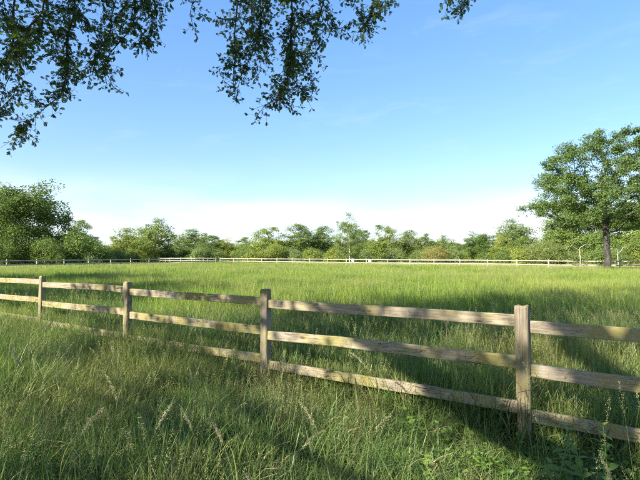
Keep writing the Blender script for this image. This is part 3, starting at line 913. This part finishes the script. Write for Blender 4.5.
def scatter(name, protos, pts, rot, scl, label, cat='grass'):
    c = bpy.data.collections.new(name + '_kinds')
    for p in protos: c.objects.link(p)
    me = bpy.data.meshes.new(name)
    me.vertices.add(len(pts)); me.vertices.foreach_set('co', np.asarray(pts, np.float32).ravel())
    for nm, v in (('rot', rot), ('scl', scl)):
        a = me.attributes.new(nm, 'FLOAT_VECTOR', 'POINT')
        a.data.foreach_set('vector', np.asarray(v, np.float32).ravel())
    o = link(name, me)
    tag(o, label, cat, kind='stuff')
    ng = bpy.data.node_groups.new(name, 'GeometryNodeTree')
    ng.interface.new_socket('Geometry', in_out='INPUT', socket_type='NodeSocketGeometry')
    ng.interface.new_socket('Geometry', in_out='OUTPUT', socket_type='NodeSocketGeometry')
    N, L = ng.nodes, ng.links
    gi, go = N.new('NodeGroupInput'), N.new('NodeGroupOutput')
    ci = N.new('GeometryNodeCollectionInfo')
    ci.inputs['Collection'].default_value = c
    ci.inputs['Separate Children'].default_value = True
    ci.inputs['Reset Children'].default_value = True
    ip = N.new('GeometryNodeInstanceOnPoints')
    ip.inputs['Pick Instance'].default_value = True
    rv = N.new('FunctionNodeRandomValue'); rv.data_type = 'INT'
    for s in rv.inputs:
        if s.type == 'INT' and s.name == 'Min': s.default_value = 0
        if s.type == 'INT' and s.name == 'Max': s.default_value = len(protos) - 1
    ov = [s for s in rv.outputs if s.type == 'INT'][0]
    def att(nm):
        a = N.new('GeometryNodeInputNamedAttribute'); a.data_type = 'FLOAT_VECTOR'
        a.inputs['Name'].default_value = nm
        return [s for s in a.outputs if s.name == 'Attribute'][0]
    L.new(gi.outputs[0], ip.inputs['Points']); L.new(ci.outputs[0], ip.inputs['Instance'])
    L.new(ov, ip.inputs['Instance Index'])
    L.new(att('rot'), ip.inputs['Rotation']); L.new(att('scl'), ip.inputs['Scale'])
    L.new(ip.outputs[0], go.inputs[0])
    md = o.modifiers.new('growth', 'NODES'); md.node_group = ng
    return o

NRM = Vector((-FDIR.y, FDIR.x, 0))                        # across the near fence
if NRM.y < 0: NRM = -NRM
def side(x, y): return (x - P0.x) * NRM.x + (y - P0.y) * NRM.y      # > 0 inside the meadow
LN = Vector((-LDIR[1], LDIR[0])).normalized()
def left_of(x, y): return (x - CORNER[0]) * LN.x + (y - CORNER[1]) * LN.y   # > 0 beyond the side fence
RN = Vector((-RDIR[1], RDIR[0])).normalized()
if RN.y < 0: RN = -RN
def beyond(x, y): return (x - CORNER[0]) * RN.x + (y - CORNER[1]) * RN.y    # > 0 beyond the far fence

def lump(x, y, s, ph):
    return (np.sin(x * s + ph) * np.cos(y * s * 1.13 + ph * 2.1) + np.sin(x * s * 2.3 + y * s * 1.7 + ph * 3) * .5 + np.cos(y * s * 2.9 - x * s * 1.3 + ph) * .4) / 1.9

def field_pts(rg, d0, d1, dens, spread=.78, margin=2.5):
    """even random points in the wedge of ground in front of the camera, between two distances"""
    xm = spread * d1 + margin
    n = int(dens * (d1 - d0) * 2 * xm)
    x = rg.uniform(-xm, xm, n); y = rg.uniform(d0, d1, n)
    k = (np.abs(x) < spread * y + margin)
    return x[k], y[k]

def place(rg, x, y, s, sz=None, tilt=.10):
    n = len(x)
    pts = np.stack([x, y, 0.025 * np.sin(x * .9 + 1) * np.cos(y * .7)], 1)
    rot = np.stack([rg.normal(0, tilt, n), rg.normal(0, tilt, n), rg.uniform(0, 6.28, n)], 1)
    sz = s if sz is None else sz
    return pts, rot, np.stack([s, s, sz], 1)

def sstep(a, b, v):
    t = np.clip((v - a) / (b - a), 0, 1); return t * t * (3 - 2 * t)

def height(x, y):
    """how tall the grass stands: lower on the trodden verge around the nearer post"""
    h = 1.08 + .28 * lump(x, y, 1.1, .7) + .12 * lump(x, y, 3.1, 2.2)
    out = side(x, y) < .0
    low = sstep(-1.2, 1.0, x) * .34 + .08 * sstep(-2.5, -.5, x)
    by = .24 * np.exp(-((side(x, y) + .75) / .8) ** 2)          # thinner strip along the foot of the fence
    return np.where(out, h * (1 - low - by * (1 - low)), h)

def grass():
    rg = np.random.default_rng(77)
    fine = [clump('grass_clump', 500 + k, 26, .11, .26, .64, .0072, 6, M_GRASS, (.25, .55)[k % 2], (.8, 1.9)[k % 2], .06) for k in range(10)]
    x, y = field_pts(rg, 1.0, 10, 185, .80, 2.0)
    k = np.hypot(x, y) > 1.45
    x, y = x[k], y[k]
    h = height(x, y) * rg.uniform(.75, 1.2, len(x))
    out = side(x, y) < 0
    a = out
    scatter('verge_grass', fine, *place(rg, x[a], y[a], rg.uniform(.85, 1.25, a.sum()), h[a]), 'long mixed grass growing on the verge in front of the near fence')
    fine2 = [clump('grass_clump', 520 + k, 26, .11, .30, .64, .0076, 6, M_GRASS, (.25, .5)[k % 2], (.8, 1.7)[k % 2], .05) for k in range(8)]
    scatter('field_edge_grass', fine2, *place(rg, x[~a], y[~a], rg.uniform(.85, 1.25, (~a).sum()), h[~a]), 'dense long grass just inside the meadow behind the near fence')
    # meadow, middle distance
    mid = [clump('grass_clump', 540 + k, 42, .24, .32, .66, .0095, 4, M_MEADOW, .32, 1.0, .06) for k in range(6)]
    x, y = field_pts(rg, 9.2, 27, 42, .76, 2.0)
    k = (side(x, y) > 0) & (left_of(x, y) < 0)
    x, y = x[k], y[k]
    scatter('meadow_grass', mid, *place(rg, x, y, rg.uniform(.85, 1.3, len(x)), height(x, y) * rg.uniform(.8, 1.15, len(x))), 'long meadow grass in the middle of the field')
    far = [clump('grass_patch', 560 + k, 80, .62, .32, .64, .016, 3, M_MEADOW, .25, .7) for k in range(6)]
    x, y = field_pts(rg, 26, 78, 8.5, .74, 3.0)
    k = (left_of(x, y) < -.3) & (beyond(x, y) < -.3)
    x, y = x[k], y[k]
    scatter('meadow_grass', far, *place(rg, x, y, rg.uniform(.9, 1.3, len(x)), height(x, y) * rg.uniform(.8, 1.1, len(x))), 'sunlit meadow grass stretching back to the far fence')
    # dry shorter grass outside the field
    dry = [clump('grass_patch', 580 + k, 70, .7, .14, .36, .022, 2, M_DRY, .3, .5) for k in range(4)]
    x, y = field_pts(rg, 36, 118, 3.4, .74, 3.0)
    k = (left_of(x, y) > .3) | (beyond(x, y) > .3)
    x, y = x[k], y[k]
    scatter('dry_grass', dry, *place(rg, x, y, rg.uniform(.9, 1.4, len(x))), 'short dry straw-coloured grass beyond the far fences')
    # flowering stems
    s1 = [stalks('flowering_grass', 600 + k, 4, .16, .62, .95, .0030, .16, 80, .0072, M_STEM, M_SEED, loose=.007) for k in range(6)]
    x, y = field_pts(rg, 1.9, 11, 11, .80, 2.0)
    w = np.where(side(x, y) < 0, 1 - .75 * sstep(-1.5, .8, x), .8)
    k = (rg.uniform(0, 1, len(x)) < w) & (lump(x, y, .9, 1.3) > -.45)
    x, y = x[k], y[k]
    scatter('flowering_grass', s1, *place(rg, x, y, rg.uniform(.8, 1.15, len(x)) * np.where(side(x, y) < 0, .92, 1.0)), 'thin flowering grass stems standing above the long grass')
    s2 = [stalks('flowering_grass', 620 + k, 7, .34, .58, .88, .0045, .15, 18, .015, M_STEM, M_SEED, loose=.015) for k in range(5)]
    x, y = field_pts(rg, 11, 30, 5.0, .76, 2.0)
    k = (side(x, y) > 0) & (left_of(x, y) < 0) & (lump(x, y, .45, 2.0) > .05)
    x, y = x[k], y[k]
    scatter('flowering_grass', s2, *place(rg, x, y, rg.uniform(.8, 1.15, len(x))), 'straw-coloured flowering grass heads across the middle of the meadow')
    s3 = [stalks('flowering_grass', 640 + k, 16, .7, .52, .80, .008, .15, 8, .028, M_STEM, M_SEED, loose=.02) for k in range(5)]
    x, y = field_pts(rg, 30, 76, .8, .74, 3.0)
    k = (left_of(x, y) < -.3) & (beyond(x, y) < -.3) & (lump(x, y, .18, .4) > -.1)
    x, y = x[k], y[k]
    scatter('flowering_grass', s3, *place(rg, x, y, rg.uniform(.85, 1.15, len(x))), 'haze of pale seed heads over the far half of the meadow')
    # fine brownish bents on the verge
    b1 = [stalks('brown_bent_grass', 660 + k, 12, .18, .34, .58, .0022, .16, 34, .0075, M_BROWN, M_BROWN, loose=.024) for k in range(5)]
    x, y = field_pts(rg, 1.8, 6.5, 13, .80, 1.0)
    k = (side(x, y) < .2) & (lump(x, y, 1.25, 4.1) + .25 * np.exp(-((x - .2) / 1.5) ** 2) > .12)
    x, y = x[k], y[k]
    scatter('brown_bent_grass', b1, *place(rg, x, y, rg.uniform(.7, 1.05, len(x)) * (1 - .22 * sstep(-.5, 1.5, x))), 'patches of fine reddish-brown bent grass on the verge')
    # low broad-leaved weeds
    wd = [weed('weed', 680 + k, 5, .046, .20) for k in range(5)]
    x, y = field_pts(rg, 1.8, 6.0, 60, .80, 1.0)
    k = (side(x, y) < .3) & (rg.uniform(0, 1, len(x)) < .06 + .5 * sstep(.1, 1.3, x) * (lump(x, y, 2.0, 5) > -.35))
    x, y = x[k], y[k]
    scatter('verge_weeds', wd, *place(rg, x, y, rg.uniform(.7, 1.35, len(x))), 'low broad-leaved weeds carpeting the verge by the nearer post', 'weeds')
grass()

# ------------------------------------------------------------------ single tall stalks near the camera
def tall_stalk(x, y, h, seed, az, bend, label='tall pale grass stalk with a drooping seed head standing out above the verge'):
    rg = np.random.default_rng(seed)
    root = bpy.data.objects.new('grass_stalk', None); COL.objects.link(root)
    root.location = (x, y, 0); root.rotation_euler = (0, 0, az)
    tag(root, label, 'grass stalk', 'tall seeding grass stalks on the verge')
    segs = 12
    V1, F1, _, C = strips(np.zeros((1, 3)), np.zeros(1), np.array([h]), np.array([.06]), np.array([bend]), np.array([.0042]), segs, rg, np.zeros(1))
    V2, F2, _, _ = strips(np.zeros((1, 3)), np.zeros(1), np.array([h]), np.array([.06]), np.array([bend]), np.array([.0042]), segs, rg, np.full(1, math.pi / 2))
    V = np.concatenate([V1, V2]); F = np.concatenate([F1, F2 + len(V1)])
    link('stem', np_mesh('stem', V, [F], {'rnd': np.full(len(V), .7)}, [M_STEM]), root)
    C = C[0]
    n = 260; hd = rg.uniform(.11, .21); lo = rg.uniform(.0028, .0055)
    u = rg.uniform(0, 1, n); fi = np.clip((1 - hd * u / h) * segs, 0, segs - .001); i0 = fi.astype(int); ft = (fi - i0)[:, None]
    P = C[i0] * (1 - ft) + C[i0 + 1] * ft
    br = rg.normal(0, 1, (n, 3)); P = P + br * (lo * (.3 + np.sin(u * 2.9)))[:, None]
    ax = C[-1] - C[-4]; ax /= np.linalg.norm(ax)
    LV, LF, rnd = leaves(P, .0085, rg, DIAMOND, np.tile(ax * 1.7, (n, 1)), .8)
    link('seed_head', np_mesh('seed_head', LV, LF, {'rnd': rnd}, [M_PALE]), root)
    for q in range(3):
        zz = int(segs * (.2 + .2 * q))
        Vb, Fb, _, _ = strips(np.array([C[zz]]), np.array([rg.uniform(0, 6.28)]), np.array([rg.uniform(.2, .34)]), np.array([.5]), np.array([rg.uniform(.8, 1.6)]), np.array([.007]), 7, rg)
        link('blade', np_mesh('blade', Vb, [Fb], {'rnd': np.full(len(Vb), .5)}, [M_GRASS]), root)
rs = random.Random(12)
for k, (x, y, h, az, b) in enumerate([(-1.55, 2.35, 1.02, 2.6, .9), (-1.32, 2.28, .90, .3, .7), (-1.10, 2.75, .95, 2.9, .5), (-.98, 2.5, .84, 1.0, .8), (-.62, 2.6, .80, 2.8, .6),
                                      (-.34, 2.15, .86, 2.5, .7), (-.14, 2.05, .70, 2.9, .8), (-.22, 2.75, .66, .2, 1.1), (.06, 2.9, .74, 2.7, .8), (.26, 3.1, .62, .4, 1.2),
                                      (-1.85, 3.1, 1.0, 3.0, .5), (-2.1, 3.5, 1.0, .2, .6), (-1.5, 3.6, .95, 2.4, .7), (-2.6, 4.1, 1.05, .6, .5), (-.9, 3.4, .80, 2.0, .9),
                                      (.55, 4.0, .86, 2.8, 1.0), (-.35, 4.1, .80, 1.5, .9), (1.62, 2.55, .52, 2.5, .4)]):
    tall_stalk(x, y, h, 900 + k, az, b)

# ------------------------------------------------------------------ leafy plants at the foot of the fence
def leaf_mesh(ln, wd, seed):
    """pointed toothed leaf with a fold along its midrib, base at the origin along +X"""
    rg = np.random.default_rng(seed)
    n = 9
    t = np.linspace(0, 1, n)
    w = wd * np.sin(np.pi * np.clip(t, 0, 1) ** .72) ** .9 * .5
    w[1:-1:2] *= .86
    z = .06 * ln * np.sin(t * 2.2) - .22 * ln * t ** 2
    L = np.stack([t * ln, w, z + w * .35], 1); Mi = np.stack([t * ln, 0 * t, z], 1); Rr = np.stack([t * ln, -w, z + w * .35], 1)
    V = np.concatenate([L, Mi, Rr])
    i = np.arange(n - 1)
    F = np.concatenate([np.stack([i, i + n, i + n + 1, i + 1], 1), np.stack([i + n, i + 2 * n, i + 2 * n + 1, i + n + 1], 1)])
    return np_mesh('leaf', V, [F], {'rnd': np.full(len(V), rg.uniform(.4, 1))}, [M_WEED], smooth=True)
LEAFM = [leaf_mesh(.085, .046, 1), leaf_mesh(.075, .036, 2), leaf_mesh(.062, .036, 3), leaf_mesh(.045, .024, 4)]
def leafy_plant(x, y, h, seed, label):
    rg = random.Random(seed)
    root = bpy.data.objects.new('leafy_plant', None); COL.objects.link(root)
    root.location = (x, y, 0)
    tag(root, label, 'plant', 'leafy plants below the fence')
    g = np.random.default_rng(seed)
    lx, ly = rg.uniform(-.10, .10), rg.uniform(-.10, .06)
    N = 9
    nodes = np.array([(lx * (k / N) ** 1.6, ly * (k / N) ** 1.6, h * k / N) for k in range(N + 1)]); par = np.arange(-1, N)
    V, F, _, _ = limb_mesh(nodes, par, .0022, 2.3, .0042, 6)
    link('stem', np_mesh('stem', V, F, {'rnd': np.full(len(V), .3)}, [M_STEM], smooth=True), root)
    a0 = rg.uniform(0, 3)
    for k in range(3, N + 1):
        top = (k - 3) / (N - 3)
        for s in (0, math.pi):
            a = a0 + (k % 2) * math.pi / 2 + s + rg.uniform(-.25, .25)
            m = LEAFM[0 if top < .4 else 1 if top < .7 else 2 if top < .95 else 3]
            sc = rg.uniform(.85, 1.2)
            link('leaf', m, root, nodes[k], (rg.uniform(-.25, .25), rg.uniform(-.45, .25) - .3 * top, a), (sc, sc, sc))
for k, (x, y, h, lb) in enumerate([
        (1.42, 2.86, .42, 'young leafy plant with paired pointed leaves, next to the nearer post'),
        (1.60, 2.98, .36, 'short leafy plant tucked under the bottom rail beside the nearer post'),
        (1.55, 2.70, .36, 'low bright leafy plant in the middle of the clump below the bottom rail'),
        (1.72, 2.80, .46, 'tallest leafy plant of the clump below the bottom rail'),
        (1.84, 2.66, .36, 'leafy plant at the outer end of the clump below the bottom rail'),
        (1.33, 2.72, .28, 'smallest leafy seedling of the clump below the bottom rail'),
        (1.80, 2.95, .40, 'leafy plant growing up behind the tallest one of the clump')]):
    leafy_plant(x, y, h + .14, 70 + k, lb)
